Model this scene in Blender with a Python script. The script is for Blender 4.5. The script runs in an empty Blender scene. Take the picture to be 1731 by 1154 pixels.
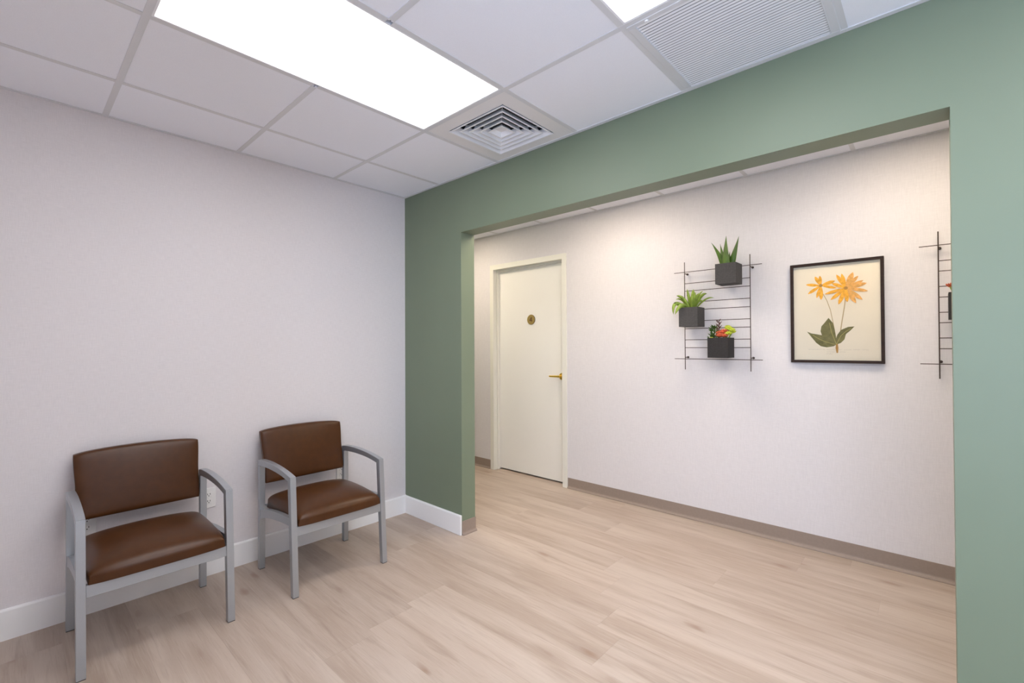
import bpy, bmesh, math, random
from mathutils import Vector, Matrix
random.seed(4)
C = bpy.context.scene.collection
SC = bpy.context.scene

# ------------------------------------------------------------------ camera
FPX, YAW, PIT, ROL = 778.71, 0.74213, 0.00927, -0.00474
cam_d = bpy.data.cameras.new('camera')
cam_d.sensor_width = 36.0
cam_d.lens = FPX / 1731 * 36.0
cam_d.clip_start = 0.02
cam = bpy.data.objects.new('camera', cam_d)
C.objects.link(cam)
fw = Vector((-math.sin(YAW)*math.cos(PIT), math.cos(YAW)*math.cos(PIT), math.sin(PIT)))
rt = Vector((math.cos(YAW), math.sin(YAW), 0))
up = rt.cross(fw)
r2 = rt*math.cos(ROL) + up*math.sin(ROL)
u2 = -rt*math.sin(ROL) + up*math.cos(ROL)
cam.matrix_world = Matrix(((r2.x, u2.x, -fw.x, 3.1284), (r2.y, u2.y, -fw.y, -2.1437),
                           (r2.z, u2.z, -fw.z, 1.3234), (0, 0, 0, 1)))
SC.camera = cam

# ------------------------------------------------------------------ light settings
W = bpy.data.worlds.new('world'); SC.world = W; W.use_nodes = True
W.node_tree.nodes['Background'].inputs[0].default_value = (0.64, 0.82, 1.12, 1)
W.node_tree.nodes['Background'].inputs[1].default_value = 6.8     # overcast daylight outside the added window
PANEL_COL, PANEL_W = (1.0, 0.98, 0.98), 7.5       # waiting room LED troffers
HALL_COL, HALL_W = (1.0, 0.85, 0.67), 16.5          # hall downlights, warmer
SC.view_settings.view_transform = 'Standard'
SC.view_settings.look = 'None'
SC.view_settings.gamma = 1.0
SC.view_settings.use_curve_mapping = False
SC.view_settings.exposure = 0.08
# sampling hint for the added window opening behind the camera
ld = bpy.data.lights.new('added_window_portal', 'AREA'); ld.shape = 'RECTANGLE'; ld.size = 1.70; ld.size_y = 1.80; ld.cycles.is_portal = True
lo = bpy.data.objects.new('added_window_portal', ld); C.objects.link(lo); lo.location = (3.65, -2.765, 1.35); lo.rotation_euler = (math.pi/2, 0, 0)
SC.cycles.max_bounces = 14
SC.cycles.diffuse_bounces = 9
SC.cycles.sample_clamp_indirect = 8.0

# ------------------------------------------------------------------ dimensions (metres)
H = 2.51                     # ceiling height
T = 0.6096                   # ceiling grid
GX = [0.4508 + k*T for k in range(-1, 9)]
GY0 = -0.5983
OL, OR_, OZ, WT = 0.6797, 3.1746, 2.1243, 0.1248   # opening in the green wall
HD = 1.3701                  # hall far wall
XR, YB = 4.75, -2.75         # unseen right and rear walls
HX0, HX1 = -1.9, 5.2         # hall ends

# ------------------------------------------------------------------ helpers
def mat(name, col, rough=0.5, metal=0.0, spec=0.5, coat=0.0, emit=None, es=0.0):
    m = bpy.data.materials.new(name); m.use_nodes = True
    b = m.node_tree.nodes['Principled BSDF']
    b.inputs['Base Color'].default_value = (*col, 1)
    b.inputs['Roughness'].default_value = rough
    b.inputs['Metallic'].default_value = metal
    b.inputs['Specular IOR Level'].default_value = spec
    b.inputs['Coat Weight'].default_value = coat
    if emit:
        b.inputs['Emission Color'].default_value = (*emit, 1)
        b.inputs['Emission Strength'].default_value = es
    return m

def noisy(m, scale=(40, 40, 40), amount=0.06, bump=0.0, bscale=300, bdist=0.001, obj=True, detail=4):
    """small procedural colour variation and bump on a principled material"""
    nt = m.node_tree; N = nt.nodes; L = nt.links
    b = N['Principled BSDF']; col = tuple(b.inputs['Base Color'].default_value)
    tc = N.new('ShaderNodeTexCoord'); mp = N.new('ShaderNodeMapping')
    mp.inputs['Scale'].default_value = scale
    L.new(tc.outputs['Object'], mp.inputs['Vector'])
    n = N.new('ShaderNodeTexNoise'); n.inputs['Scale'].default_value = 1.0; n.inputs['Detail'].default_value = detail
    L.new(mp.outputs[0], n.inputs['Vector'])
    mr = N.new('ShaderNodeMapRange'); mr.inputs[1].default_value = 0.3; mr.inputs[2].default_value = 0.7
    mr.inputs[3].default_value = 1 - amount; mr.inputs[4].default_value = 1 + amount
    L.new(n.outputs['Fac'], mr.inputs[0])
    vm = N.new('ShaderNodeVectorMath'); vm.operation = 'SCALE'
    vm.inputs[0].default_value = col[:3]
    L.new(mr.outputs[0], vm.inputs['Scale'])
    L.new(vm.outputs[0], b.inputs['Base Color'])
    if bump:
        n2 = N.new('ShaderNodeTexNoise'); n2.inputs['Scale'].default_value = bscale; n2.inputs['Detail'].default_value = 3
        L.new(tc.outputs['Object'], n2.inputs['Vector'])
        bp = N.new('ShaderNodeBump'); bp.inputs['Strength'].default_value = bump; bp.inputs['Distance'].default_value = bdist
        L.new(n2.outputs['Fac'], bp.inputs['Height']); L.new(bp.outputs[0], b.inputs['Normal'])
    return m

def linen(name, col):
    """woven vinyl wall covering: fine horizontal and vertical threads"""
    m = mat(name, col, 0.62, spec=0.3)
    nt = m.node_tree; N = nt.nodes; L = nt.links; b = N['Principled BSDF']
    tc = N.new('ShaderNodeTexCoord')
    outs = []
    for sc in ((25, 25, 420), (420, 420, 25)):
        mp = N.new('ShaderNodeMapping'); mp.inputs['Scale'].default_value = sc
        L.new(tc.outputs['Object'], mp.inputs['Vector'])
        n = N.new('ShaderNodeTexNoise'); n.inputs['Scale'].default_value = 1.0; n.inputs['Detail'].default_value = 2
        L.new(mp.outputs[0], n.inputs['Vector']); outs.append(n)
    ad = N.new('ShaderNodeMath'); ad.operation = 'ADD'
    L.new(outs[0].outputs['Fac'], ad.inputs[0]); L.new(outs[1].outputs['Fac'], ad.inputs[1])
    mr = N.new('ShaderNodeMapRange'); mr.inputs[1].default_value = 0.7; mr.inputs[2].default_value = 1.3
    mr.inputs[3].default_value = 0.955; mr.inputs[4].default_value = 1.045
    L.new(ad.outputs[0], mr.inputs[0])
    vm = N.new('ShaderNodeVectorMath'); vm.operation = 'SCALE'; vm.inputs[0].default_value = col
    L.new(mr.outputs[0], vm.inputs['Scale']); L.new(vm.outputs[0], b.inputs['Base Color'])
    bp = N.new('ShaderNodeBump'); bp.inputs['Strength'].default_value = 0.15; bp.inputs['Distance'].default_value = 0.0006
    L.new(ad.outputs[0], bp.inputs['Height']); L.new(bp.outputs[0], b.inputs['Normal'])
    return m

def new_obj(name, bm, m=None, parent=None, smooth=False, bevel=0.0, seg=2):
    bmesh.ops.recalc_face_normals(bm, faces=bm.faces)
    me = bpy.data.meshes.new(name); bm.to_mesh(me); bm.free()
    o = bpy.data.objects.new(name, me); C.objects.link(o)
    if m: me.materials.append(m)
    if smooth:
        for f in me.polygons: f.use_smooth = True
    if bevel:
        md = o.modifiers.new('bevel', 'BEVEL'); md.width = bevel; md.segments = seg; md.limit_method = 'ANGLE'
    if parent: o.parent = parent
    return o

def box(bm, x0, x1, y0, y1, z0, z1):
    v = [bm.verts.new(p) for p in ((x0,y0,z0),(x1,y0,z0),(x1,y1,z0),(x0,y1,z0),(x0,y0,z1),(x1,y0,z1),(x1,y1,z1),(x0,y1,z1))]
    for f in ((0,3,2,1),(4,5,6,7),(0,1,5,4),(1,2,6,5),(2,3,7,6),(3,0,4,7)):
        bm.faces.new([v[i] for i in f])
    return bm

def bx(*a): return box(bmesh.new(), *a)

def prism(bm, pts, axis, a, b):
    """extrude a polygon: pts are the two other coordinates in order; axis is 0/1/2"""
    def P(p, t):
        q = list(p); q.insert(axis, t); return q
    A = [bm.verts.new(P(p, a)) for p in pts]; B = [bm.verts.new(P(p, b)) for p in pts]
    bm.faces.new(A); bm.faces.new(B[::-1]); n = len(pts)
    for i in range(n): bm.faces.new((A[i], B[i], B[(i+1) % n], A[(i+1) % n]))
    return bm

def tube(bm, p, q, r, n=8):
    p = Vector(p); q = Vector(q); d = (q-p).normalized()
    a = d.orthogonal().normalized(); b = d.cross(a)
    R = [[bm.verts.new(c + a*r*math.cos(2*math.pi*i/n) + b*r*math.sin(2*math.pi*i/n)) for i in range(n)] for c in (p, q)]
    for i in range(n): bm.faces.new((R[0][i], R[0][(i+1) % n], R[1][(i+1) % n], R[1][i]))
    bm.faces.new(R[0][::-1]); bm.faces.new(R[1])
    return bm

def tag(o, label, cat, group=None):
    o['label'] = label; o['category'] = cat
    if group: o['group'] = group
    return o

def empty(name, loc, label=None, cat=None, group=None):
    o = bpy.data.objects.new(name, None); C.objects.link(o); o.location = loc; o.empty_display_size = 0.1
    if label: tag(o, label, cat, group)
    return o

def structure(o): o['kind'] = 'structure'; return o

def inst(src, name, loc, parent):
    o = bpy.data.objects.new(name, src.data); C.objects.link(o); o.parent = parent; o.location = loc
    return o

# ------------------------------------------------------------------ materials
M_vinyl = linen('woven_vinyl_wall', (0.732, 0.702, 0.716))
M_green = noisy(mat('sage_green_paint', (0.184, 0.226, 0.156), 0.45, spec=0.35), (3, 3, 3), 0.02, 0.12, 260, 0.0006)
M_white = mat('white_trim_paint', (0.88, 0.88, 0.88), 0.35)
M_cove = noisy(mat('taupe_rubber_base', (0.30, 0.235, 0.195), 0.42), (60, 60, 60), 0.04)
M_door = mat('cream_door_paint', (0.88, 0.85, 0.80), 0.38)
M_frame_paint = mat('cream_steel_frame', (0.80, 0.78, 0.71), 0.35)
M_tile = noisy(mat('ceiling_tile', (0.875, 0.895, 0.965), 0.9, spec=0.1), (500, 500, 500), 0.03, 0.2, 700, 0.0006)
M_grid = mat('ceiling_grid_metal', (0.68, 0.69, 0.72), 0.45)
M_vent = mat('white_vent_metal', (0.86, 0.87, 0.91), 0.4)
M_ventp = mat('vent_panel_white', (0.80, 0.79, 0.80), 0.5)
M_dark = mat('dark_duct', (0.035, 0.035, 0.04), 0.7)
M_sub = mat('subfloor', (0.30, 0.24, 0.20), 0.9)
M_slat_shade = mat('slat_gap_shade', (0.16, 0.165, 0.18), 0.9)
M_door_shade = mat('door_gap_shade', (0.02, 0.018, 0.016), 0.9)
M_metal = noisy(mat('silver_powder_coat', (0.42, 0.445, 0.475), 0.36, 0.65), (900, 900, 900), 0.05, 0.1, 900, 0.0003)
M_leather = noisy(mat('brown_leatherette', (0.068, 0.0235, 0.0055), 0.34, spec=0.32), (30, 30, 30), 0.10, 0.25, 420, 0.0006)
M_glide = mat('dark_plastic_glide', (0.05, 0.05, 0.055), 0.6)
M_brass = mat('polished_brass', (0.85, 0.60, 0.12), 0.30, 1.0)
M_plaque = noisy(mat('satin_gold_plaque', (0.50, 0.36, 0.13), 0.42, 0.6), (300, 300, 300), 0.06)
M_plq_edge = mat('dark_bronze', (0.10, 0.055, 0.02), 0.4, 0.5)
M_number = mat('brown_number', (0.12, 0.035, 0.015), 0.5)
M_iron = mat('dark_bronze_wire', (0.055, 0.032, 0.024), 0.45, 0.4)
M_pot = noisy(mat('charcoal_pot', (0.070, 0.066, 0.066), 0.8, spec=0.3), (90, 90, 90), 0.15, 0.2, 200, 0.001)
M_pot2 = noisy(mat('black_pot', (0.032, 0.029, 0.029), 0.8, spec=0.3), (90, 90, 90), 0.15, 0.2, 200, 0.001)
M_soil = noisy(mat('dark_soil', (0.03, 0.02, 0.014), 0.95), (200, 200, 200), 0.4)
M_aloe = noisy(mat('aloe_green', (0.075, 0.145, 0.020), 0.42), (30, 30, 12), 0.35)
M_lime = noisy(mat('bright_leaf_green', (0.25, 0.35, 0.05), 0.45), (40, 40, 20), 0.3)
M_fern = mat('dark_sprig_green', (0.06, 0.13, 0.015), 0.5)
M_red = noisy(mat('coral_succulent', (0.60, 0.12, 0.05), 0.5), (60, 60, 60), 0.3)
M_chart = noisy(mat('chartreuse_succulent', (0.55, 0.62, 0.05), 0.5), (60, 60, 60), 0.2)
M_wine = mat('burgundy_sprig', (0.10, 0.03, 0.02), 0.5)
M_outlet = mat('white_plastic', (0.82, 0.81, 0.80), 0.3)
M_slot = mat('outlet_slot', (0.03, 0.03, 0.03), 0.6)
M_pic = noisy(mat('espresso_wood', (0.030, 0.017, 0.013), 0.55, spec=0.2), (8, 80, 80), 0.2)
M_paper = noisy(mat('cream_paper', (0.85, 0.755, 0.595), 0.8, spec=0.2), (4, 4, 4), 0.03)
M_orange = noisy(mat('printed_orange', (0.88, 0.44, 0.06), 0.8, spec=0.2), (60, 60, 60), 0.22)
M_orange2 = noisy(mat('printed_amber', (0.78, 0.42, 0.13), 0.8, spec=0.2), (60, 60, 60), 0.2)
M_pstem = mat('printed_stem', (0.50, 0.37, 0.19), 0.8)
M_olive = noisy(mat('printed_olive', (0.20, 0.18, 0.075), 0.8, spec=0.2), (40, 40, 40), 0.25)
M_vein = mat('printed_vein', (0.42, 0.36, 0.12), 0.8)
M_brown = mat('printed_brown', (0.45, 0.24, 0.06), 0.8)
M_ink = mat('faded_ink', (0.42, 0.35, 0.27), 0.8)
M_panel = mat('led_diffuser', (0.9, 0.9, 0.9), 0.4, emit=PANEL_COL, es=PANEL_W)
M_hall = mat('hall_led_diffuser', (0.9, 0.9, 0.9), 0.4, emit=HALL_COL, es=HALL_W)

M_pane = bpy.data.materials.new('clear_glass'); M_pane.use_nodes = True
nt = M_pane.node_tree; nt.nodes.clear()
o_ = nt.nodes.new('ShaderNodeOutputMaterial'); mx = nt.nodes.new('ShaderNodeMixShader')
tr = nt.nodes.new('ShaderNodeBsdfTransparent'); gl = nt.nodes.new('ShaderNodeBsdfGlossy'); fr = nt.nodes.new('ShaderNodeFresnel')
gl.inputs['Roughness'].default_value = 0.02; fr.inputs['IOR'].default_value = 1.15
nt.links.new(fr.outputs[0], mx.inputs[0]); nt.links.new(tr.outputs[0], mx.inputs[1]); nt.links.new(gl.outputs[0], mx.inputs[2])
nt.links.new(mx.outputs[0], o_.inputs['Surface'])

def plank_material():
    m = mat('oak_vinyl_plank', (0.5, 0.4, 0.32), 0.42, spec=0.35)
    nt = m.node_tree; N = nt.nodes; L = nt.links; b = N['Principled BSDF']
    tc = N.new('ShaderNodeTexCoord'); oi = N.new('ShaderNodeObjectInfo')
    sc = N.new('ShaderNodeVectorMath'); sc.operation = 'SCALE'; sc.inputs['Scale'].default_value = 37.0
    cb = N.new('ShaderNodeCombineXYZ')
    for i in range(3): L.new(oi.outputs['Random'], cb.inputs[i])
    L.new(cb.outputs[0], sc.inputs[0])
    ad = N.new('ShaderNodeVectorMath'); ad.operation = 'ADD'
    L.new(tc.outputs['Object'], ad.inputs[0]); L.new(sc.outputs[0], ad.inputs[1])
    def noise(scale, detail, dist=0.0, rough=0.5):
        mp = N.new('ShaderNodeMapping'); mp.inputs['Scale'].default_value = scale
        L.new(ad.outputs[0], mp.inputs['Vector'])
        n = N.new('ShaderNodeTexNoise'); n.inputs['Scale'].default_value = 1.0
        n.inputs['Detail'].default_value = detail; n.inputs['Distortion'].default_value = dist
        n.inputs['Roughness'].default_value = rough
        L.new(mp.outputs[0], n.inputs['Vector']); return n.outputs['Fac']
    def mix(fac, a, c, lo, hi, amt=1.0):
        mr = N.new('ShaderNodeMapRange'); mr.inputs[1].default_value = lo; mr.inputs[2].default_value = hi
        mr.inputs[3].default_value = 0.0; mr.inputs[4].default_value = amt
        L.new(fac, mr.inputs[0])
        x = N.new('ShaderNodeMix'); x.data_type = 'RGBA'
        L.new(mr.outputs[0], x.inputs['Factor'])
        if isinstance(a, tuple): x.inputs['A'].default_value = (*a, 1)
        else: L.new(a, x.inputs['A'])
        x.inputs['B'].default_value = (*c, 1)
        return x.outputs['Result']
    light, mid, dark = (0.515, 0.430, 0.364), (0.408, 0.324, 0.263), (0.25, 0.175, 0.130)
    c = mix(noise((0.9, 9, 1), 3, 0.6), light, mid, 0.36, 0.64, 1.0)         # broad streaks
    c = mix(noise((2.4, 26, 1), 4, 1.0), c, dark, 0.54, 0.80, 0.42)            # mid streaks
    c = mix(noise((7, 150, 1), 3, 0.3), c, (0.55, 0.475, 0.415), 0.50, 0.76, 0.34)  # fine pale grain
    c = mix(noise((10, 220, 1), 2, 0.2), c, dark, 0.54, 0.80, 0.24)
    # knots
    mp = N.new('ShaderNodeMapping'); mp.inputs['Scale'].default_value = (1.8, 5.0, 1)
    L.new(ad.outputs[0], mp.inputs['Vector'])
    vo = N.new('ShaderNodeTexVoronoi'); vo.inputs['Scale'].default_value = 1.0
    nz = N.new('ShaderNodeTexNoise'); nz.inputs['Scale'].default_value = 6.0
    L.new(mp.outputs[0], nz.inputs['Vector'])
    av = N.new('ShaderNodeVectorMath'); av.operation = 'MULTIPLY_ADD'
    av.inputs[1].default_value = (0.12, 0.12, 0.0)
    L.new(nz.outputs['Color'], av.inputs[0]); L.new(mp.outputs[0], av.inputs[2])
    L.new(av.outputs[0], vo.inputs['Vector'])
    c = mix(vo.outputs['Distance'], c, (0.30, 0.18, 0.12), 0.11, 0.02, 0.65)
    c = mix(vo.outputs['Distance'], c, dark, 0.26, 0.05, 0.28)
    # each plank a little lighter or darker
    mr = N.new('ShaderNodeMapRange'); mr.inputs[3].default_value = 0.955; mr.inputs[4].default_value = 1.04
    L.new(oi.outputs['Random'], mr.inputs[0])
    vm = N.new('ShaderNodeVectorMath'); vm.operation = 'SCALE'
    L.new(c, vm.inputs[0]); L.new(mr.outputs[0], vm.inputs['Scale'])
    L.new(vm.outputs[0], b.inputs['Base Color'])
    bp = N.new('ShaderNodeBump'); bp.inputs['Strength'].default_value = 0.10; bp.inputs['Distance'].default_value = 0.0008
    L.new(noise((8, 160, 1), 3), bp.inputs['Height']); L.new(bp.outputs[0], b.inputs['Normal'])
    return m
M_plank = plank_material()

# ------------------------------------------------------------------ room shell
def wall(name, bm, m): return structure(new_obj(name, bm, m))

wall('wall_left', bx(-0.12, 0, YB-0.12, 0.0, -0.02, H+0.12), M_vinyl)
b = bmesh.new()                       # green wall with the wide opening
prism(b, [(HX0-0.1, -0.02), (OL, -0.02), (OL, OZ), (OR_, OZ), (OR_, -0.02), (HX1+0.1, -0.02), (HX1+0.1, H+0.12), (HX0-0.1, H+0.12)], 1, 0.0, WT)
wall('wall_back', b, M_green)
# rear wall behind the camera, with an added, unseen window supplying cool daylight
wall('wall_right', bx(XR, XR+0.12, YB-0.12, 0.0, -0.02, H+0.12), M_vinyl)
WX0, WX1, WZ0, WZ1 = 2.80, 4.50, 0.45, 2.25
b = bmesh.new()
box(b, 0, WX0, YB-0.12, YB, -0.02, H+0.12); box(b, WX1, XR, YB-0.12, YB, -0.02, H+0.12)
box(b, WX0, WX1, YB-0.12, YB, -0.02, WZ0); box(b, WX0, WX1, YB-0.12, YB, WZ1, H+0.12)
wall('wall_front', b, M_vinyl)
b = bmesh.new()
for a in ((WX0, WX0+.05, WZ0, WZ1), (WX1-.05, WX1, WZ0, WZ1), (WX0+.05, WX1-.05, WZ0, WZ0+.05), (WX0+.05, WX1-.05, WZ1-.05, WZ1), ((WX0+WX1)/2-.02, (WX0+WX1)/2+.02, WZ0+.05, WZ1-.05)):
    box(b, a[0], a[1], YB-0.09, YB-0.03, a[2], a[3])
win = wall('added_window_1', b, M_white)
new_obj('added_window_pane', bx(WX0+.05, WX1-.05, YB-0.062, YB-0.058, WZ0+.05, WZ1-.05), M_pane, win)
# hall far wall with the doorway cut out
DX0, DX1, DZ = -0.350, 0.552, 2.135
b = bmesh.new()
prism(b, [(HX0-0.1, -0.02), (DX0-0.02, -0.02), (DX0-0.02, DZ+0.02), (DX1+0.02, DZ+0.02), (DX1+0.02, -0.02), (HX1+0.1, -0.02), (HX1+0.1, H+0.12), (HX0-0.1, H+0.12)], 1, HD, HD+0.12)
wall('wall_hall', b, M_vinyl)
wall('door_light_block', bx(DX0-0.3, DX1+0.3, HD+0.1205, HD+0.20, -0.02, DZ+0.3), M_door_shade)  # added backing stops light under the door; shade there painted near-black
wall('wall_hall_end_left', bx(HX0-0.1, HX0, WT, HD, -0.02, H+0.12), M_vinyl)
wall('wall_hall_end_right', bx(HX1, HX1+0.1, WT, HD, -0.02, H+0.12), M_vinyl)

# floor: slab plus individual planks
floor = structure(new_obj('floor', bx(HX0-0.1, HX1+0.1, YB-0.12, HD+0.2, -0.06, -0.004), M_sub))
PW, PL, GAP = 0.2447, 1.52, 0.00018
known = {-7: 0.357, -2: 0.55, -3: 1.113, 3: 1.391, 2: 2.217, 0: 1.80, 4: 2.522}   # butt joints seen in the photo
def plank(x0, x1, y0, y1):
    o = new_obj('plank', bx(-(x1-x0)/2+GAP, (x1-x0)/2-GAP, -(y1-y0)/2+GAP, (y1-y0)/2-GAP, -0.0038, 0.0), M_plank, floor)
    o.location = ((x0+x1)/2, (y0+y1)/2, 0)
for k in range(-17, 6):
    y0 = -0.0225 + k*PW; y1 = y0 + PW
    xa = 0.0 if y0 < 0.0 else HX0
    xb = XR if y0 < -0.1 else HX1
    if k == 5: y1 = HD
    if k == 0: xa, xb = 0.0, HX1
    y0 = max(y0, YB)
    if y1 < YB + 0.02: continue
    j = known.get(k, random.uniform(0, PL))
    xs = [xa] + [j + n*PL for n in range(-4, 6) if xa + 0.12 < j + n*PL < xb - 0.12] + [xb]
    for a, c in zip(xs[:-1], xs[1:]): plank(a, c, y0, y1)
# under the door
new_obj('plank', bx(DX0, DX1, HD+GAP, HD+0.16, -0.0038, 0), M_plank, floor)

# ------------------------------------------------------------------ ceiling
ceil = structure(new_obj('ceiling', bx(HX0-0.1, HX1+0.1, YB-0.12, HD+0.12, H+0.10, H+0.14), M_dark))
TEE, LIP = 0.024, 0.002
def tile(x0, x1, y0, y1, tiles={}):
    key = (round(x1-x0, 3), round(y1-y0, 3))
    if key in tiles: inst(tiles[key], 'ceiling_tile', ((x0+x1)/2, (y0+y1)/2, H), ceil); return
    w, d = (x1-x0)/2-0.003, (y1-y0)/2-0.003
    o = new_obj('ceiling_tile', bx(-w, w, -d, d, 0.0025, 0.018), M_tile, ceil); o.location = ((x0+x1)/2, (y0+y1)/2, H)
    tiles[key] = o
YL = [GY0 - k*T for k in range(0, 6)]              # grid lines across the room
XL = [x for x in GX if 0.1 < x < XR-0.05]
lights_at, vent_at, grille_at = [], None, None
xs = [0.0] + XL + [XR]
ys = [0.0] + [y for y in YL if y > YB+0.1] + [YB]
light_cells = {(2, 1), (2, 2), (4, 1), (4, 2), (6, 1), (6, 2)}
for i in range(len(xs)-1):
    for j in range(len(ys)-1):
        if (i, j) in light_cells or (i, j) in ((2, 0), (4, 0)): continue
        tile(xs[i], xs[i+1], ys[j+1], ys[j])
def tee(name, x0, x1, y0, y1):
    new_obj(name, bx(x0, x1, y0, y1, H, H+0.0022), M_grid, ceil)
for j, y in enumerate(ys[1:-1]):
    x0 = 0.02
    for i in range(len(xs)-1):
        if (i, j) in light_cells and (i, j+1) in light_cells:     # the light panel runs on past this line
            tee('ceiling_grid_bar', x0, xs[i]-TEE/2, y-TEE/2, y+TEE/2); x0 = xs[i+1]+TEE/2
    tee('ceiling_grid_bar', x0, XR-0.02, y-TEE/2, y+TEE/2)
for x in XL:
    for j in range(len(ys)-1):
        ya = ys[j+1] + (TEE/2 if j < len(ys)-2 else 0.02); yb = ys[j] - (TEE/2 if j else 0.02)
        i = xs.index(x)
        new_obj('ceiling_grid_bar', bx(x-TEE/2, x+TEE/2, ya, yb, H+0.0003, H+0.0022), M_grid, ceil)
# wall angle: an L moulding round the room
def angle(x0, x1, y0, y1, zt=H):
    o = new_obj('wall_angle', bx(x0, x1, y0, y1, zt-0.0012, zt+0.0022), M_grid, ceil)
angle(0.0005, XR-0.0005, -0.022, -0.0005); angle(0.0005, 0.022, YB+0.0005, -0.0225)
angle(XR-0.022, XR-0.0005, YB+0.0005, -0.0225); angle(0.0225, XR-0.0225, YB+0.0005, YB+0.022)
# hall ceiling: a strip of tiles on the same grid
hy = [WT, 0.26, 0.87, HD]
hx = [HX0] + [0.335+k*T for k in range(-3, 8) if HX0+0.2 < 0.335+k*T < HX1-0.1] + [HX1]
HL = [k for k in range(len(hx)-1) if abs((hx[k]+hx[k+1])/2 - 1.25) < 0.1]
k0 = HL[0]
hall_cells = [k for k in range(len(hx)-1) if (k - k0) % 3 == 0 and k > 0 and k < len(hx)-2]
for i in range(len(hx)-1):
    for j in range(3):
        if j == 1 and i in hall_cells: continue
        tile(hx[i], hx[i+1], hy[j], hy[j+1])
for y in hy[1:-1]: tee('ceiling_grid_bar', HX0, HX1, y-TEE/2, y+TEE/2)
for x in hx[1:-1]:
    for j in range(3):
        new_obj('ceiling_grid_bar', bx(x-TEE/2, x+TEE/2, hy[j]+(TEE/2 if j else .02), hy[j+1]-(TEE/2 if j < 2 else .02), H+0.0003, H+0.0022), M_grid, ceil)
angle(HX0+.001, HX1-.001, HD-0.022, HD-0.0005); angle(HX0+.001, HX1-.001, WT+0.0005, WT+0.022)

# ------------------------------------------------------------------ baseboards
def base_profile(d, h): return [(0, 0), (d, 0), (d, h-0.008), (d-0.003, h-0.003), (d-0.008, h), (0, h)]
b = bmesh.new(); prism(b, [(x+0.0005, z) for x, z in base_profile(0.015, 0.139)], 1, YB, 0.0)
structure(new_obj('baseboard_left', b, M_white))
b = bmesh.new()
prism(b, [(-y-0.0005, z) for y, z in base_profile(0.015, 0.139)], 0, 0.0155, OL+0.001)
structure(new_obj('baseboard_back', b, M_white, bevel=0.004, seg=3))
b = bmesh.new(); prism(b, [(-y-0.0005, z) for y, z in base_profile(0.015, 0.139)], 0, OR_-0.001, XR-0.001)
structure(new_obj('baseboard_back_right', b, M_white, bevel=0.004, seg=3))
b = bmesh.new(); prism(b, [(XR-x-0.0005, z) for x, z in base_profile(0.015, 0.139)], 1, YB, -0.017)
structure(new_obj('baseboard_right', b, M_white))
b = bmesh.new(); prism(b, [(YB+y+0.0005, z) for y, z in base_profile(0.015, 0.139)], 0, 0.017, XR-0.017)
structure(new_obj('baseboard_front', b, M_white))
def cove(s, off, h=0.0965):
    """rubber cove base: thin skirt with a toe curving out to the floor"""
    p = [(0.0005, h), (0.0035, h-0.001), (0.0035, 0.024), (0.0050, 0.017), (0.009, 0.012), (0.016, 0.008), (0.018, 0.004), (0.018, 0.0), (0.0005, 0.0)]
    return [(off + s*a, z) for a, z in p]
b = bmesh.new(); prism(b, cove(-1, HD), 0, 0.606, HX1)
structure(new_obj('baseboard_hall', b, M_cove, smooth=False))
b = bmesh.new(); prism(b, cove(-1, HD), 0, HX0, -0.410)
structure(new_obj('baseboard_hall_left', b, M_cove))
b = bmesh.new(); prism(b, cove(1, OL), 1, -0.0005, WT+0.004)
structure(new_obj('baseboard_jamb_left', b, M_cove))
b = bmesh.new(); prism(b, cove(-1, OR_), 1, 0.0005, WT+0.004)
structure(new_obj('baseboard_jamb_right', b, M_cove))
for nm, a, c in (('baseboard_hall_near_left', HX0, OL), ('baseboard_hall_near_right', OR_, HX1)):
    b = bmesh.new(); prism(b, cove(1, WT), 0, a, c); structure(new_obj(nm, b, M_cove))

# ------------------------------------------------------------------ door in the hall
def u_frame(bm, xa, xb, zt, w, y0, y1):
    """upside-down U: two legs and a head of face width w outside the clear opening xa..xb, zt"""
    prism(bm, [(xa-w, 0.0), (xa, 0.0), (xa, zt), (xb, zt), (xb, 0.0), (xb+w, 0.0), (xb+w, zt+w), (xa-w, zt+w)], 1, y0, y1)
b = bmesh.new(); u_frame(b, DX0, DX1, DZ, 0.052, HD-0.014, HD-0.0005)       # face casing
door = structure(new_obj('door_1', b, M_frame_paint, bevel=0.002))
b = bmesh.new(); u_frame(b, DX0, DX1, DZ, 0.0185, HD, HD+0.12)
new_obj('jamb', b, M_frame_paint, door)
b = bmesh.new(); u_frame(b, DX0+0.016, DX1-0.016, DZ-0.016, 0.0155, HD+0.035, HD+0.066)
new_obj('door_stop', b, M_frame_paint, door, bevel=0.002)
slab = new_obj('door_leaf', bx(DX0+0.004, DX1-0.004, HD+0.068, HD+0.112, 0.016, DZ-0.004), M_door, door, bevel=0.001)
# brass lever handle: rose, neck and lever in one turned and swept mesh
b = bmesh.new(); yd = HD+0.068; hx_, hz_ = 0.497, 1.028
tube(b, (hx_, yd, hz_), (hx_, yd-0.010, hz_), 0.033, 28)
tube(b, (hx_, yd-0.010, hz_), (hx_, yd-0.016, hz_), 0.026, 28)
tube(b, (hx_, yd-0.016, hz_), (hx_, yd-0.052, hz_), 0.011, 16)
pts = [(hx_+0.012, 0.0), (hx_-0.02, 0.001), (hx_-0.06, 0.0), (hx_-0.095, -0.001), (hx_-0.118, 0.0)]
for (xa, za), (xb, zb), r in zip(pts[:-1], pts[1:], (0.0105, 0.0095, 0.0085, 0.008)):
    tube(b, (xa, yd-0.052, hz_+za), (xb, yd-0.052, hz_+zb), r, 14)
new_obj('door_handle', b, M_brass, slab, smooth=False, bevel=0.0015)
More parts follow.
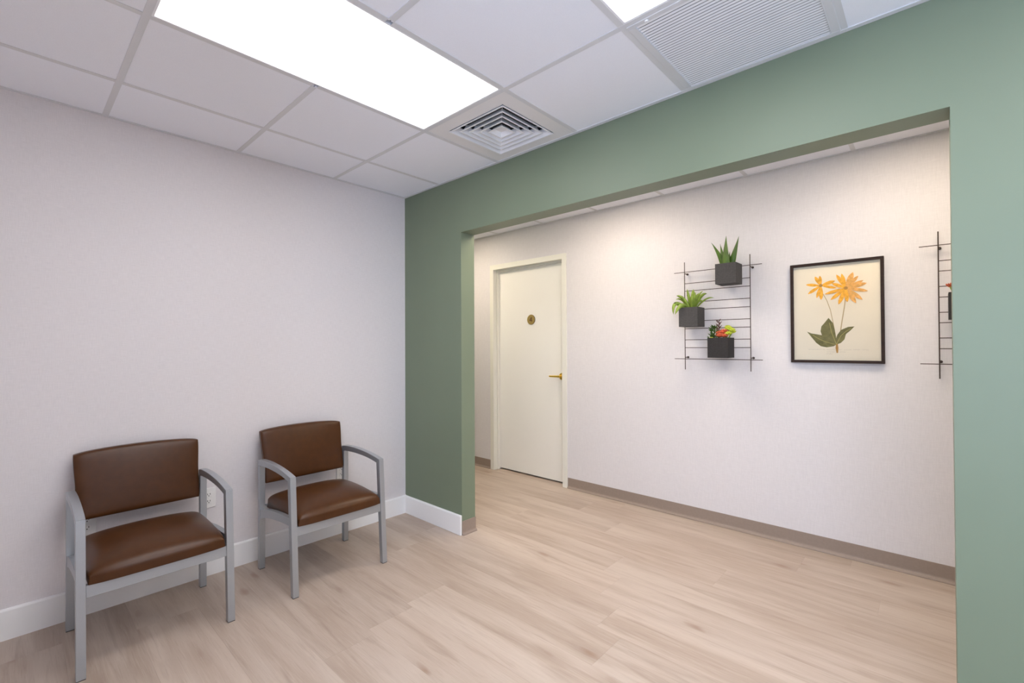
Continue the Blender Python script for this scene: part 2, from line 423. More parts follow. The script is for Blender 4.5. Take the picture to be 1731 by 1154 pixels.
# round number plaque
pc = (0.112, 1.588)
b = bmesh.new(); tube(b, (pc[0], yd, pc[1]), (pc[0], yd-0.006, pc[1]), 0.051, 40)
plq = tag(new_obj('number_plaque', b, M_plq_edge, None, bevel=0.001), 'round gold plaque with a brown 4 on the cream hall door', 'door sign')
b = bmesh.new(); tube(b, (pc[0], yd-0.006, pc[1]), (pc[0], yd-0.0085, pc[1]), 0.0495, 40)
new_obj('plaque_face', b, M_plaque, plq, bevel=0.0008)
b = bmesh.new()
def stroke(bm, p, q, w, y0, y1):
    p = Vector(p); q = Vector(q); d = (q-p).normalized(); n = Vector((-d.y, d.x))*w/2
    prism(bm, [tuple(p-n), tuple(q-n), tuple(q+n), tuple(p+n)], 1, y0, y1)
X, Z = pc
stroke(b, (X+0.009, Z-0.023), (X+0.009, Z+0.023), 0.0065, yd-0.0101, yd-0.0084)
stroke(b, (X-0.0155, Z-0.0085), (X+0.0175, Z-0.0085), 0.0060, yd-0.0102, yd-0.0084)
stroke(b, (X-0.0145, Z-0.0105), (X+0.0085, Z+0.0215), 0.0062, yd-0.0103, yd-0.0084)
new_obj('number_four', b, M_number, plq)

# ------------------------------------------------------------------ ceiling fixtures
def troffer(x0, x1, y0, y1, label, m, group):
    e = empty('ceiling_light', ((x0+x1)/2, (y0+y1)/2, H), label, 'ceiling light', group)
    w, d = (x1-x0)/2-0.012, (y1-y0)/2-0.012; f = 0.008
    b = bmesh.new()
    for a in ((-w, w, -d, -d+f), (-w, w, d-f, d), (-w, -w+f, -d+f, d-f), (w-f, w, -d+f, d-f)):
        box(b, *a, 0.0005, 0.030)
    new_obj('frame', b, M_vent, e)
    new_obj('diffuser', bx(-w+f, w-f, -d+f, d-f, 0.006, 0.009), m, e)
    new_obj('housing', bx(-w, w, -d, d, 0.0305, 0.09), M_vent, e)
    return e
G1 = 'recessed panel lights of the waiting room'
troffer(GX[2], GX[3], YL[2], YL[0], 'large glowing rectangular light panel left of the square vent', M_panel, G1)
troffer(GX[4], GX[5], YL[2], YL[0], 'glowing light panel at the top edge beside the slatted return grille', M_panel, G1)
troffer(GX[6], GX[7], YL[2], YL[0], 'light panel over the right side, outside the frame', M_panel, G1)
for n, i in enumerate(hall_cells):
    troffer(hx[i], hx[i+1], hy[1], hy[2], ['warm square light panel in the hall ceiling above the numbered door', 'warm square light panel in the hall ceiling between door and rack', 'warm square light panel in the hall ceiling above the cut-off wire rack', 'warm square light panel at the far right end of the hall ceiling'][n], M_hall, 'hall ceiling lights')

# four-way supply diffuser
e = empty('air_diffuser', ((GX[2]+GX[3])/2, GY0/2, H), 'square four-way louvred air vent between the big light panel and green wall', 'air vent')
w, d, hs = T/2-0.004, -GY0/2-0.004, 0.205
b = bmesh.new()
for a in ((-w, w, -d, -hs), (-w, w, hs, d), (-w, -hs, -hs, hs), (hs, w, -hs, hs)): box(b, *a, 0.0026, 0.006)
new_obj('face_panel', b, M_ventp, e)
def ring(ho, hi, z0, z1, th=0.0012):
    """square frustum louvre, wide edge low"""
    bm = bmesh.new()
    def sq(h, z): return [bm.verts.new(p) for p in ((-h, -h, z), (h, -h, z), (h, h, z), (-h, h, z))]
    lp = 0.009
    prof = [(ho, z0), (ho-lp, z0), (hi, z1), (hi, z1+th*2), (ho-lp, z0+th*1.5), (ho, z0+th*1.5)]
    L_ = [sq(h, z) for h, z in prof]
    for A, B in zip(L_, L_[1:]+L_[:1]):
        for i in range(4):
            j = (i+1) % 4
            bm.faces.new((A[i], A[j], B[j], B[i]))
    return bm
for ho, hi, z0 in ((0.207, 0.180, -0.004), (0.165, 0.138, -0.001), (0.129, 0.102, -0.001), (0.092, 0.066, -0.001)):
    new_obj('louvre', ring(ho, hi, z0, 0.030), M_vent, e)
b = ring(0.055, 0.030, -0.001, 0.022); box(b, -0.031, 0.031, -0.031, 0.031, 0.020, 0.0225)
new_obj('louvre_centre', b, M_vent, e)
b = bmesh.new()                                   # dark duct throat above the louvres
for a in ((-hs, hs, -hs-0.003, -hs), (-hs, hs, hs, hs+0.003), (-hs-0.003, -hs, -hs, hs), (hs, hs+0.003, -hs, hs)): box(b, *a, 0.008, 0.09)
box(b, -hs, hs, -hs, hs, 0.088, 0.092)
new_obj('duct_throat', b, M_dark, e)
b = bmesh.new()
for s in (-1, 1):
    box(b, s*0.19-0.004, s*0.19+0.004, -0.19, 0.19, 0.034, 0.038); box(b, -0.19, 0.19, s*0.19-0.004, s*0.19+0.004, 0.034, 0.038)
for s in (-1, 1):
    tube(b, (0.035*s, 0.035*s, 0.032), (0.19*s, 0.19*s, 0.036), 0.003, 6); tube(b, (0.035*s, -0.035*s, 0.032), (0.19*s, -0.19*s, 0.036), 0.003, 6)
new_obj('louvre_bracket', b, M_grid, e)

# return air grille with many slats
e = empty('return_air_grille', ((GX[4]+GX[5])/2, GY0/2, H), 'white slatted return air grille in the ceiling against the green wall', 'air grille')
w, d = T/2-0.010, -GY0/2-0.010
fi = 0.028
b = bmesh.new()
for (a0, a1, c0, c1) in ((-w, w, -d, -d+0.020), (-w, w, d-0.020, d), (-w, -w+fi, -d+0.020, d-0.020), (w-fi, w, -d+0.020, d-0.020)):
    box(b, a0, a1, c0, c1, -0.002, 0.006)
new_obj('frame', b, M_grid, e, bevel=0.0015)
b = bmesh.new()
for s in (-1, 1):
    new_obj('inner_trim', bx(s*(w-fi)-0.0015, s*(w-fi)+0.0015, -d+0.020, d-0.020, -0.0035, 0.012), M_grid, e)
n = 34; ya = -d+0.020; pitch = (2*d-0.040)/n
sl = None
for k in range(n):
    yc = ya + (k+0.5)*pitch
    if sl is None:
        b = bmesh.new(); prism(b, [(-0.0053, 0.0010), (0.0053, 0.0002), (0.0053, 0.0010), (-0.0053, 0.0018)], 0, -w+fi, w-fi)
        sl = new_obj('slat', b, M_vent, e); sl.location = (0, yc, 0)
    else: inst(sl, 'slat', (0, yc, 0), e)
new_obj('backing', bx(-w+fi, w-fi, -d+0.02, d-0.02, 0.012, 0.016), M_slat_shade, e)  # grey sheet painted as the shade showing between the slats
b = bmesh.new(); tube(b, (-w+0.075, -d+0.014, -0.001), (-w+0.075, -d+0.014, -0.006), 0.007, 12)
new_obj('latch', b, M_vent, e)

# ------------------------------------------------------------------ chairs
def leg_mesh(kind, y0, y1, ox):
    b = bmesh.new()
    if kind == 'front': p = [(0.608, 0.003), (0.640, 0.003), (0.6005, 0.626), (0.566, 0.601)]
    else: p = [(0.128, 0.003), (0.160, 0.003), (0.160, 0.6155), (0.128, 0.6155)]
    prism(b, [(x-ox, z) for x, z in p], 1, y0, y1); return b

def cushion(nu, nv, fn_side, fn_top, fn_bot):
    """closed pillow from a parameter grid; u,v in -1..1, returns bmesh"""
    bm = bmesh.new(); top, bot = {}, {}
    for i in range(nu+1):
        for j in range(nv+1):
            u = -1+2*i/nu; v = -1+2*j/nv
            top[i, j] = bm.verts.new(fn_top(u, v)); bot[i, j] = bm.verts.new(fn_bot(u, v))
    for i in range(nu):
        for j in range(nv):
            bm.faces.new((top[i, j], top[i+1, j], top[i+1, j+1], top[i, j+1]))
            bm.faces.new((bot[i, j], bot[i, j+1], bot[i+1, j+1], bot[i+1, j]))
    rim = [(i, 0) for i in range(nu)] + [(nu, j) for j in range(nv)] + [(i, nv) for i in range(nu, 0, -1)] + [(0, j) for j in range(nv, 0, -1)]
    prev = [top[k] for k in rim]
    for t in (1/3, 2/3):
        cur = []
        for k in rim:
            u = -1+2*k[0]/nu; v = -1+2*k[1]/nv
            cur.append(bm.verts.new(fn_side(u, v, t)))
        for a in range(len(rim)):
            c = (a+1) % len(rim); bm.faces.new((prev[a], prev[c], cur[c], cur[a]))
        prev = cur
    last = [bot[k] for k in rim]
    for a in range(len(rim)):
        c = (a+1) % len(rim); bm.faces.new((prev[a], prev[c], last[c], last[a]))
    return bm

def ease(u, n):                     # 0 at the rim, 1 in the middle, quick round-over
    return (1-abs(u)**n)

def roll(u, a=0.80):                # quarter-circle roll-over close to the rim
    q = min(1.0, max(0.0, (abs(u)-a)/(1-a))); return 1-math.sqrt(1-q*q)

def spread(u): return math.sin(u*math.pi/2) if abs(u) < 1 else u

def make_chair(loc, label):
    ox = 0.385
    e = empty('waiting_room_chair', loc, label, 'chair', 'brown and silver chairs along the left wall')
    for s in (-1, 1):
        y0, y1 = sorted((s*0.2505, s*0.2815))
        for kind in ('front', 'rear'):
            lg = new_obj('leg', leg_mesh(kind, y0, y1, ox), M_metal, e, bevel=0.0018)
            xg = (0.608, 0.640) if kind == 'front' else (0.128, 0.160)
            new_obj('foot_glide', bx(xg[0]-ox+0.001, xg[1]-ox-0.001, y0+0.001, y1-0.001, 0.0, 0.0035), M_glide, lg)
        topc = [(.128, .646), (.17, .652), (.21, .6545), (.25, .656), (.30, .6565), (.35, .655), (.40, .6525), (.45, .6485), (.50, .643), (.55, .636), (.6003, .6268)]
        botc = [(.5665, .6015), (.53, .6085), (.49, .614), (.45, .618), (.40, .621), (.35, .6225), (.30, .623), (.25, .622), (.21, .620), (.17, .6175), (.128, .6157)]
        b = bmesh.new(); prism(b, [(x-ox, z) for x, z in topc+botc], 1, y0, y1)
        new_obj('armrest', b, M_metal, e, bevel=0.0018)
        rt_ = [(.1603, .352), (.20, .364), (.26, .378), (.36, .393), (.46, .402), (.584, .408)]
        rb_ = [(.586, .368), (.46, .358), (.36, .347), (.26, .330), (.20, .315), (.1603, .300)]
        b = bmesh.new(); prism(b, [(x-ox, z) for x, z in rt_+rb_], 1, y0+0.003, y1-0.003)
        new_obj('side_rail', b, M_metal, e, bevel=0.0015)
    b = bmesh.new(); prism(b, [(0.592-ox, 0.313), (0.6165-ox, 0.313), (0.6135-ox, 0.362), (0.592-ox, 0.362)], 1, -0.2503, 0.2503)
    new_obj('front_rail', b, M_metal, e, bevel=0.0015)
    b = bmesh.new(); box(b, 0.135-ox, 0.157-ox, -0.2503, 0.2503, 0.345, 0.375)
    new_obj('rear_rail', b, M_metal, e, bevel=0.0015)
    # seat
    X0, X1, HWY = 0.150, 0.634, 0.2492
    def sx(u, v):
        u = spread(u)
        x = (X0+X1)/2 + u*(X1-X0)/2
        return x - 0.014*max(0, u)**3*abs(spread(v))**5 + 0.02*max(0, -u)**3*abs(spread(v))**5 - ox   # front edge gently bowed
    def base_top(x): return 0.436 - 0.014*((x+ox-0.30)/0.334)**2 if x+ox > 0.30 else 0.436
    def sy(u, v): return spread(v)*HWY*(1 - 0.035*abs(spread(u))**8)
    def s_top(u, v):
        x = sx(u*0.985, v); y = sy(u, v)*0.985
        z = base_top(x) - 0.022*min(1, math.hypot(roll(spread(u)), roll(spread(v)))) + 0.044*ease(spread(u), 2.6)*ease(spread(v), 2.8)
        return (x, y, z)
    def s_side(u, v, t):
        x = sx(u, v); y = sy(u, v)
        zt = base_top(x) - 0.027; return (x, y, zt + (0.3635-zt)*(t-0.3333)*1.3)
    def s_bot(u, v):
        return (sx(u*0.985, v), spread(v)*HWY*0.985, 0.3630)
    seat = new_obj('seat', cushion(22, 22, s_side, s_top, s_bot), M_leather, e, smooth=True)
    md = seat.modifiers.new('subdivision', 'SUBSURF'); md.levels = md.render_levels = 1
    # backrest: tilted upholstered panel, top edge crowned
    ZB, ZT, TH = 0.503, 0.812, 0.042
    def bw(z):
        t = max(0, (z-0.664)/(ZT-0.664)); return 0.2490 + 0.009*t
    def bp(u, v, off):              # u across, v up, off = distance behind the front plane
        us, vs = spread(u), spread(v)
        z = ZB + (vs+1)/2*(ZT-ZB) + 0.014*max(0, vs)*(1-us*us)
        xf = 0.168 - 0.062*((z-ZB)/(ZT-ZB))
        rc = 1 - 0.016*(abs(us)*abs(vs))**6          # small corner radius
        return (xf - off - ox, us*bw(z)*rc, z - 0.006*(abs(us)*max(0, vs))**10)
    def b_top(u, v):
        r = min(1, math.hypot(roll(spread(u), 0.88), roll(spread(v), 0.84)))
        return bp(u*0.988, v*0.985, 0.011*r - 0.012*ease(spread(u), 2.2)*ease(spread(v), 2.2))
    def b_side(u, v, t): return bp(u, v, 0.012 + 0.022*(t-0.33)*2)
    def b_bot(u, v): return bp(u*0.985, v*0.98, TH)
    back = new_obj('backrest', cushion(22, 18, b_side, b_top, b_bot), M_leather, e, smooth=True)
    md = back.modifiers.new('subdivision', 'SUBSURF'); md.levels = md.render_levels = 1
    return e
make_chair((0.385, -0.8535, 0), 'brown leatherette armchair with silver frame nearer the green wall corner')
make_chair((0.365, -1.6815, 0), 'brown leatherette armchair with silver frame farther from the green wall, leftmost')

# ------------------------------------------------------------------ wall outlets
def outlet(y, z, label):
    e = empty('wall_outlet', (0, y, z), label, 'outlet')
    new_obj('cover_plate', bx(0.0003, 0.006, -0.035, 0.035, -0.057, 0.057), M_outlet, e, bevel=0.002)
    for s in (1, -1):
        f = new_obj('receptacle', bx(0.006, 0.0078, -0.0165, 0.0165, s*0.0195-0.0140, s*0.0195+0.0140), M_outlet, e, bevel=0.0015)
        b = bmesh.new(); zc = s*0.0195
        box(b, 0.0077, 0.0083, -0.0078, -0.0052, zc-0.0010, zc+0.0075)
        box(b, 0.0077, 0.0083, 0.0052, 0.0078, zc-0.0010, zc+0.0075)
        tube(b, (0.0077, 0, zc-0.0065), (0.0083, 0, zc-0.0065), 0.0027, 10)
        new_obj('socket_slots', b, M_slot, f)
    b = bmesh.new(); tube(b, (0.006, 0, 0), (0.0085, 0, 0), 0.003, 10); new_obj('screw', b, M_outlet, e)
outlet(-1.357, 0.446, 'white duplex outlet seen under the right arm of the leftmost chair')
outlet(-1.880, 0.446, 'white duplex outlet mostly hidden behind the left arm of the leftmost chair')
outlet(-0.543, 0.436, 'white duplex outlet half hidden behind the chair nearer the corner')

# ------------------------------------------------------------------ wire racks
YR = HD - 0.045
RZ = [1.875, 1.788, 1.731, 1.646, 1.587, 1.503, 1.446, 1.362, 1.303, 1.218]
def rack(x0, dz, label):
    e = empty('wire_wall_rack', (x0, YR, 1.218+dz), label, 'wall rack', 'wire plant racks on the hall wall')
    W_ = 0.4585; r = 0.0026
    for dx in (0, W_):
        b = tube(bmesh.new(), (dx, 0, -0.081), (dx, 0, 0.733), r*1.1); new_obj('upright_rod', b, M_iron, e)
    for i, z in enumerate(RZ):
        a, c = (-0.080, W_+0.076) if i in (0, 9) else (0.0, W_)
        b = tube(bmesh.new(), (a, -0.0025, z-1.218), (c, -0.0025, z-1.218), r*0.9); new_obj('cross_rod', b, M_iron, e)
    for dx in (0.006, W_+0.006):
        for z in (0.012, 0.645):
            b = tube(bmesh.new(), (dx, 0.0, z), (dx, HD-YR-0.0003, z), 0.0035)
            tube(b, (dx, HD-YR-0.006, z), (dx, HD-YR-0.0003, z), 0.008, 12)
            new_obj('standoff', b, M_iron, e)
    return e
rack(1.732, 0.0, 'black wire wall rack holding three potted succulents, left of the flower picture')
rack(3.1485, -0.007, 'black wire wall rack cut off by the green wall, right of the picture')

# ------------------------------------------------------------------ leaves and planters
def leaf(bm, base, mid, tip, w, th=0.25, n=8, side=None, wp=None):
    """closed leaf swept along a quadratic curve, diamond section"""
    P0, P1, P2 = Vector(base), Vector(mid), Vector(tip)
    rows = []
    wp = wp or (lambda t: (0.75+0.9*t)*(1-t)**0.75 if t < 1 else 0)
    for i in range(n+1):
        t = i/n
        p = P0*(1-t)**2 + P1*2*t*(1-t) + P2*t*t
        d = ((P1-P0)*(1-t) + (P2-P1)*t).normalized()
        s = side if side else (d.cross(Vector((0, 1, 0.2))) if abs(d.y) < 0.8 else Vector((1, 0, 0)))
        s = Vector(s).normalized(); s = (s - d*s.dot(d)).normalized(); nn = d.cross(s)
        ww = max(w*wp(t)/2, 0.0004)
        rows.append([bm.verts.new(p + s*ww + nn*ww*0.35), bm.verts.new(p + nn*ww*th*0.3 - nn*0.0), bm.verts.new(p - s*ww + nn*ww*0.35), bm.verts.new(p - nn*ww*th*1.6)])
    for a, c in zip(rows[:-1], rows[1:]):
        for k in range(4): bm.faces.new((a[k], a[(k+1) % 4], c[(k+1) % 4], c[k]))
    bm.faces.new(rows[0]); bm.faces.new(rows[-1][::-1])
    return bm

PS, PH = 0.137, 0.141
def planter(xl, zb, label, pm, name='potted_succulent'):
    """square pot hooked on a rack rod; front face at HD-0.177"""
    e = empty(name, (xl+PS/2, YR-0.005-PS/2, zb), label, 'potted plant')
    h = PS/2; w = 0.005
    b = bmesh.new()
    vo = [bm_v for bm_v in [b.verts.new((sx*h, sy*h, z)) for z in (0, PH) for sx, sy in ((-1,-1),(1,-1),(1,1),(-1,1))]]
    vi = [b.verts.new((sx*(h-w), sy*(h-w), z)) for z in (PH-0.02, PH) for sx, sy in ((-1,-1),(1,-1),(1,1),(-1,1))]
    b.faces.new(vo[:4]); b.faces.new(vi[:4])
    for i in range(4):
        j = (i+1) % 4
        b.faces.new((vo[i], vo[j], vo[4+j], vo[4+i])); b.faces.new((vi[i], vi[j], vi[4+j], vi[4+i])); b.faces.new((vo[4+i], vo[4+j], vi[4+j], vi[4+i]))
    new_obj('pot', b, pm, e, bevel=0.001)
    new_obj('soil', bx(-h+w, h-w, -h+w, h-w, PH-0.019, PH-0.010), M_soil, e)
    return e
# aloe (leaf tips measured on a plane through the pot centre)
e = planter(2.004, 1.745, 'aloe with upright spiky green leaves in the highest charcoal pot', M_pot, 'potted_aloe')
cx, cy, cz = e.location
for bs, md, tp, w in (
    ((-0.020, -0.02, .125), (-0.045, -0.03, .21), (-0.105, -0.030, .303), .044),
    ((-0.025, 0.025, .125), (-0.050, 0.03, .21), (-0.066, 0.035, .300), .040),
    ((-0.004, -0.03, .125), (-0.006, -0.04, .21), (-0.003, -0.035, .335), .058),
    ((0.022, -0.015, .125), (0.048, -0.02, .21), (0.075, -0.020, .322), .050),
    ((0.010, 0.030, .125), (0.028, 0.035, .20), (0.045, 0.040, .285), .036),
    ((-0.002, 0.012, .125), (0.0, 0.012, .16), (0.006, 0.010, .230), .045)):
    new_obj('leaf', leaf(bmesh.new(), bs, md, tp, w, 0.6, 9, wp=lambda t: (1.0-0.05*t)*(1-t**1.35)), M_aloe, e, smooth=True)
# spider-plant-like
e = planter(1.7435, 1.456, 'plant with arching lime green strap leaves in the leftmost charcoal pot', M_pot, 'potted_strap_leaf_plant')
def strap(bs, md, tp, w, ob=None):
    new_obj('leaf', leaf(bmesh.new(), bs, md, tp, w, 0.15, 10, wp=lambda t: (0.55+1.4*t)*(1-t)**0.7 if t < 1 else 0), M_lime, ob or e, smooth=True)
cx = e.location.x
A = lambda x, z: (x-cx, z-1.456)
STR = (
    (1.712, 1.548, -0.088, 1.700, 1.690, .044), (1.727, 1.546, -0.096, 1.775, 1.660, .046),
    (1.699, 1.664, -0.01, 1.745, 1.690, .022), (1.711, 1.690, -0.03, 1.772, 1.690, .036),
    (1.779, 1.737, 0.0, 1.795, 1.680, .032), (1.834, 1.730, -0.02, 1.832, 1.680, .044),
    (1.888, 1.714, 0.02, 1.855, 1.705, .020), (1.930, 1.690, -0.02, 1.885, 1.702, .034),
    (1.900, 1.690, -0.05, 1.865, 1.690, .040), (1.972, 1.658, 0.0, 1.915, 1.680, .018),
    (1.906, 1.630, -0.03, 1.885, 1.672, .022), (1.858, 1.705, -0.05, 1.850, 1.660, .044),
    (1.805, 1.710, 0.03, 1.812, 1.66, .038), (1.868, 1.680, 0.04, 1.850, 1.66, .034),
    (1.760, 1.700, 0.04, 1.795, 1.67, .030), (1.840, 1.690, -0.06, 1.835, 1.640, .040))
for tx, tz, ty, mx, mz, w in STR:
    x0 = 1.815 + 0.25*(mx-1.815)
    tp = A(tx, tz); md = A(mx, mz)
    strap((x0-cx, ty*0.3, 0.126), (md[0], ty*0.9, md[1]), (tp[0], ty, tp[1]), w*0.88)
# mixed succulents
def mixed(e, ox=0.0, seed=1):
    rnd = random.Random(seed)
    b = bmesh.new()                                   # burgundy sprig
    tube(b, (-0.012+ox, 0.0, .125), (-0.010+ox, 0.0, .255), 0.0028, 6)
    for k in range(7):
        z = .175+0.0135*k; s = 1 if k % 2 else -1
        leaf(b, (-0.010+ox, 0, z), (-0.010+ox+s*0.012, -0.004, z+0.004), (-0.010+ox+s*0.022, -0.006, z+0.014), 0.008, n=4)
        leaf(b, (-0.010+ox, 0, z+0.004), (-0.010+ox-s*0.008, -0.01, z+0.008), (-0.010+ox-s*0.016, -0.014, z+0.02), 0.008, n=4)
    new_obj('burgundy_sprig', b, M_wine, e)
    b = bmesh.new()                                   # dark feathery green sprigs
    for k in range(170):
        a = rnd.uniform(0, 6.28); r = rnd.uniform(0, 0.034); zz = rnd.uniform(.128, .222)
        p = Vector((-0.046+ox + r*math.cos(a)*(1.30-(zz-.128)*8), r*math.sin(a), zz))
        q = p + Vector((math.cos(a)*0.012, math.sin(a)*0.012 - 0.004, rnd.uniform(0.004, 0.018)))
        leaf(b, p, (p+q)/2+Vector((0, 0, 0.003)), q, rnd.uniform(.006, .010), n=3)
    f = new_obj('feathery_sprigs', b, M_fern, e); f['kind'] = 'stuff'
    f['label'] = 'dark green feathery sprigs'
    def rosette(name, c, R, m, n=3, lab=None):
        b = bmesh.new()
        for ringi in range(n):
            cnt = 7 - ringi
            for k in range(cnt):
                a = 6.28*k/cnt + ringi*0.5; el = 0.25 + ringi*0.45
                dv = Vector((math.cos(a)*math.cos(el), math.sin(a)*math.cos(el), math.sin(el)))*R*(1-0.15*ringi)
                c_ = Vector(c)
                leaf(b, c_, c_+dv*0.55+Vector((0, 0, -0.003)), c_+dv+Vector((0, 0, 0.003)), R*0.62, 0.8, n=5)
        o = new_obj(name, b, m, e, smooth=True)
        if lab: o['label'] = lab
    for c, R in (((0.008, -0.036, .152), .032), ((0.030, -0.020, .178), .034), ((-0.004, -0.015, .172), .026), ((0.038, -0.040, .150), .028)):
        rosette('coral_rosette', c, R, M_red, lab='coral red succulent rosette')
    for c, R in (((0.056, -0.002, .200), .029), ((0.076, 0.004, .178), .029), ((0.060, -0.030, .166), .027), ((0.044, 0.012, .212), .024), ((0.082, -0.020, .190), .024)):
        rosette('lime_rosette', c, R, M_chart, lab='yellow green succulent rosette')
    b = bmesh.new()
    for q in ((0.056, -0.002, .198), (0.076, 0.004, .176), (0.060, -0.030, .164), (0.044, 0.012, .210), (0.082, -0.020, .188), (0.030, -0.020, .176), (-0.004, -0.015, .170)):
        tube(b, (q[0]*0.6, q[1]*0.6, .122), q, 0.003, 6)
    new_obj('succulent_stems', b, M_lime, e)
    rosette('pale_rosette', (-0.048+ox, -0.045, .133), .016, M_chart)
e = planter(1.9475, 1.232, 'mixed red, lime and dark green succulents in the lowest black pot', M_pot2)
mixed(e, 0.0)
e = planter(3.1855, 1.453, 'black pot of orange red succulents on the rack cut off by the green wall', M_pot2)
b = bmesh.new(); rnd = random.Random(7)
for c, R in (((-0.062, -0.03, .172), .024), ((-0.040, -0.02, .150), .026), ((-0.035, -0.03, .185), .022), ((-0.01, 0, .165), .03), ((0.03, -0.02, .17), .03)):
    for k in range(9):
        a = 0.7*k; el = 0.2+0.12*k
        dv = Vector((math.cos(a)*math.cos(el), math.sin(a)*math.cos(el), math.sin(el)))*R
        leaf(b, Vector(c), Vector(c)+dv*0.5, Vector(c)+dv, R*0.5, 0.8, n=4)
new_obj('orange_rosettes', b, M_red, e, smooth=True)
b = bmesh.new()
for c in ((-0.062, -0.03, .172), (-0.040, -0.02, .150), (-0.035, -0.03, .185), (-0.01, 0, .165), (0.03, -0.02, .17)):
    tube(b, (c[0]*0.7, c[1]*0.7, .122), c, 0.003, 6)
leaf(b, (-0.03, 0.01, .125), (-0.033, 0.01, .17), (-0.040, 0.01, .225), .018, n=6)
new_obj('green_stems', b, M_lime, e)

# ------------------------------------------------------------------ framed flower print
FX0, FX1, FZ0, FZ1 = 2.430, 2.9125, 1.2060, 1.8445
e = empty('framed_picture', ((FX0+FX1)/2, HD, FZ0), 'dark framed botanical picture of two orange daisy-like flowers on the hall wall', 'picture')
ex, ey, ez = e.location
def L3(x0, x1, y0, y1, z0, z1): return (x0-ex, x1-ex, y0-ey, y1-ey, z0-ez, z1-ez)
fw_ = 0.0165; yf0, yf1 = HD-0.030, HD-0.0005
b = bmesh.new()
# mitred four-sided frame
def P(x, y, z): return b.verts.new((x-ex, y-ey, z-ez))
outer = [(FX0, FZ0), (FX1, FZ0), (FX1, FZ1), (FX0, FZ1)]; inner = [(FX0+fw_, FZ0+fw_), (FX1-fw_, FZ0+fw_), (FX1-fw_, FZ1-fw_), (FX0+fw_, FZ1-fw_)]
of = [P(x, yf0, z) for x, z in outer]; inf = [P(x, yf0, z) for x, z in inner]; ob = [P(x, yf1, z) for x, z in outer]; ib = [P(x, yf1, z) for x, z in inner]
for i in range(4):
    j = (i+1) % 4
    for q in ((of[i], of[j], inf[j], inf[i]), (ob[i], ob[j], ib[j], ib[i]), (of[i], of[j], ob[j], ob[i]), (inf[i], inf[j], ib[j], ib[i])): b.faces.new(q)
new_obj('frame', b, M_pic, e, bevel=0.001)
YP = HD - 0.012
paper = new_obj('print', bx(*L3(FX0+fw_+.0003, FX1-fw_-.0003, YP, HD-0.004, FZ0+fw_+.0003, FZ1-fw_-.0003)), M_paper, e)
new_obj('glass', bx(*L3(FX0+fw_+.0003, FX1-fw_-.0003, HD-0.0185, HD-0.0170, FZ0+fw_+.0003, FZ1-fw_-.0003)), M_pane, e)
def flat(pts, k, bm, m=0):
    """flat printed shape, a hair in front of the paper"""
    y = YP - 0.00015*(k+1) - ey
    vs = [bm.verts.new((x-ex, y, z-ez)) for x, z in pts]
    f = bm.faces.new(vs); f.material_index = m
def petal(bm, c, t, k, m=0):
    cx_, cz_ = c; tx, tz, w = t; dx, dz = tx-cx_, tz-cz_; L_ = math.hypot(dx, dz); ux, uz = dx/L_, dz/L_; nx, nz = -uz, ux
    prof = [(0.05, 0.14), (0.25, 0.32), (0.45, 0.44), (0.62, 0.46), (0.78, 0.38), (0.91, 0.20), (1.0, 0.0)]
    a = [(cx_+ux*L_*s+nx*w*q, cz_+uz*L_*s+nz*w*q) for s, q in prof]
    c_ = [(cx_+ux*L_*s-nx*w*q, cz_+uz*L_*s-nz*w*q) for s, q in prof[:-1]][::-1]
    flat(a+c_, k, bm, m)
def line(bm, pts, w, k, m=0):
    for p, q in zip(pts[:-1], pts[1:]):
        d = Vector((q[0]-p[0], q[1]-p[1])); n_ = Vector((-d.y, d.x)).normalized()*w/2
        flat([(p[0]-n_.x, p[1]-n_.y), (q[0]-n_.x, q[1]-n_.y), (q[0]+n_.x, q[1]+n_.y), (p[0]+n_.x, p[1]+n_.y)], k, bm, m)
Sc, Sp = (2.597, 1.698), [(2.515, 1.711, 0.0199), (2.565, 1.759, 0.0226), (2.592, 1.762, 0.0199), (2.673, 1.722, 0.0252), (2.681, 1.675, 0.0186), (2.526, 1.649, 0.0213), (2.574, 1.62, 0.0199), (2.598, 1.606, 0.0252)]
Bc, Bp = (2.727, 1.671), [(2.679, 1.76, 0.0226), (2.706, 1.763, 0.0226), (2.764, 1.766, 0.0319), (2.79, 1.741, 0.0239), (2.815, 1.711, 0.0213), (2.831, 1.693, 0.0279), (2.837, 1.644, 0.0226), (2.81, 1.592, 0.0252), (2.778, 1.573, 0.0266), (2.734, 1.583, 0.0239), (2.689, 1.571, 0.0252), (2.647, 1.602, 0.0226), (2.616, 1.641, 0.0213), (2.655, 1.707, 0.0226)]
st1 = [(2.600, 1.67), (2.606, 1.648), (2.628, 1.601), (2.646, 1.54), (2.661, 1.451), (2.672, 1.369)]
st2 = [(2.727, 1.66), (2.727, 1.645), (2.72, 1.565), (2.704, 1.456), (2.697, 1.398), (2.681, 1.323)]
b = bmesh.new(); line(b, st1, 0.0040, 0); line(b, st2, 0.0056, 1)
st = new_obj('printed_stems', b, M_pstem, paper)
for cc, pp, k0_ in ((Sc, Sp, 3), (Bc, Bp, 12)):
    b = bmesh.new()
    for k, t in enumerate(pp): petal(b, cc, t, k0_+k, 1 if (k0_ == 12 and 1 < k < 9) else 0)
    flat([(cc[0]+0.010*math.cos(a*math.pi/6), cc[1]+0.010*math.sin(a*math.pi/6)) for a in range(12)], k0_+15, b, 2)
    f = new_obj('printed_flower', b, M_orange, paper); f.data.materials.append(M_orange2); f.data.materials.append(M_brown)
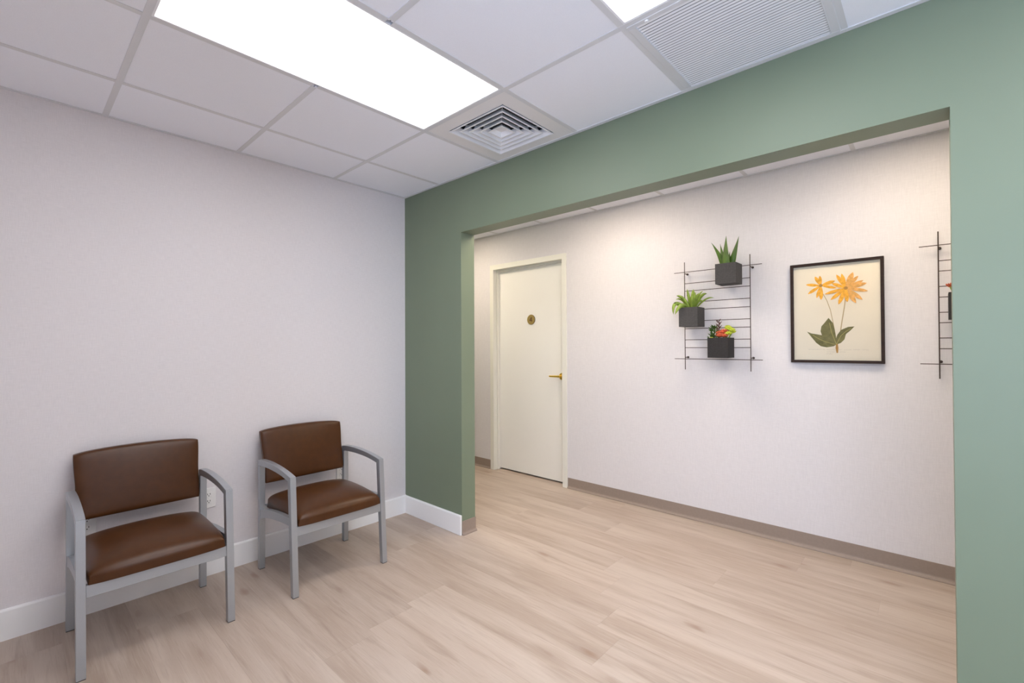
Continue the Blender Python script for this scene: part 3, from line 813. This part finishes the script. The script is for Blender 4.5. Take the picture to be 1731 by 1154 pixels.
leafc = [(2.636, 1.49), (2.62, 1.467), (2.598, 1.438), (2.593, 1.408), (2.6, 1.381), (2.613, 1.355), (2.644, 1.332), (2.675, 1.321), (2.674, 1.369), (2.668, 1.413), (2.658, 1.458)]
leafl = [(2.519, 1.406), (2.543, 1.394), (2.575, 1.387), (2.6, 1.381), (2.626, 1.358), (2.675, 1.321), (2.662, 1.311), (2.625, 1.304), (2.594, 1.311), (2.569, 1.333), (2.546, 1.367)]
leafr = [(2.768, 1.432), (2.736, 1.43), (2.7, 1.412), (2.681, 1.383), (2.672, 1.354), (2.676, 1.321), (2.699, 1.332), (2.717, 1.353), (2.725, 1.386), (2.747, 1.407)]
for k, (lf, vn) in enumerate(((leafl, [(2.676, 1.321), (2.625, 1.336), (2.588, 1.355), (2.550, 1.383)]), (leafr, [(2.676, 1.323), (2.699, 1.376), (2.724, 1.402), (2.75, 1.42)]), (leafc, [(2.676, 1.321), (2.651, 1.399), (2.640, 1.46)]))):
    b = bmesh.new(); flat(lf, 4+2*k, b); line(b, vn, 0.0032, 5+2*k, 1)
    f = new_obj('printed_leaf', b, M_olive, paper); f.data.materials.append(M_vein)
b = bmesh.new(); flat([(2.674, 1.325), (2.671, 1.300), (2.676, 1.269), (2.684, 1.269), (2.686, 1.300), (2.683, 1.325)], 12, b)
new_obj('printed_stem_base', b, M_brown, paper)
b = bmesh.new(); rnd = random.Random(3)                 # the faded, unreadable handwritten caption
for (xa, xb, z) in ((2.526, 2.616, 1.2905), (2.625, 2.668, 1.289), (2.688, 2.705, 1.289), (2.714, 2.755, 1.2885), (2.761, 2.797, 1.289), (2.802, 2.838, 1.2885), (2.623, 2.668, 1.2755), (2.690, 2.722, 1.2755), (2.619, 2.660, 1.2635), (2.530, 2.534, 1.2635), (2.555, 2.559, 1.2635)):
    x = xa; pts = []
    while x < xb:
        pts.append((x, z + rnd.uniform(-0.0022, 0.0022))); x += rnd.uniform(0.0016, 0.0034)
    if len(pts) > 1: line(b, pts, 0.0008, 3)
new_obj('handwriting', b, M_ink, paper)
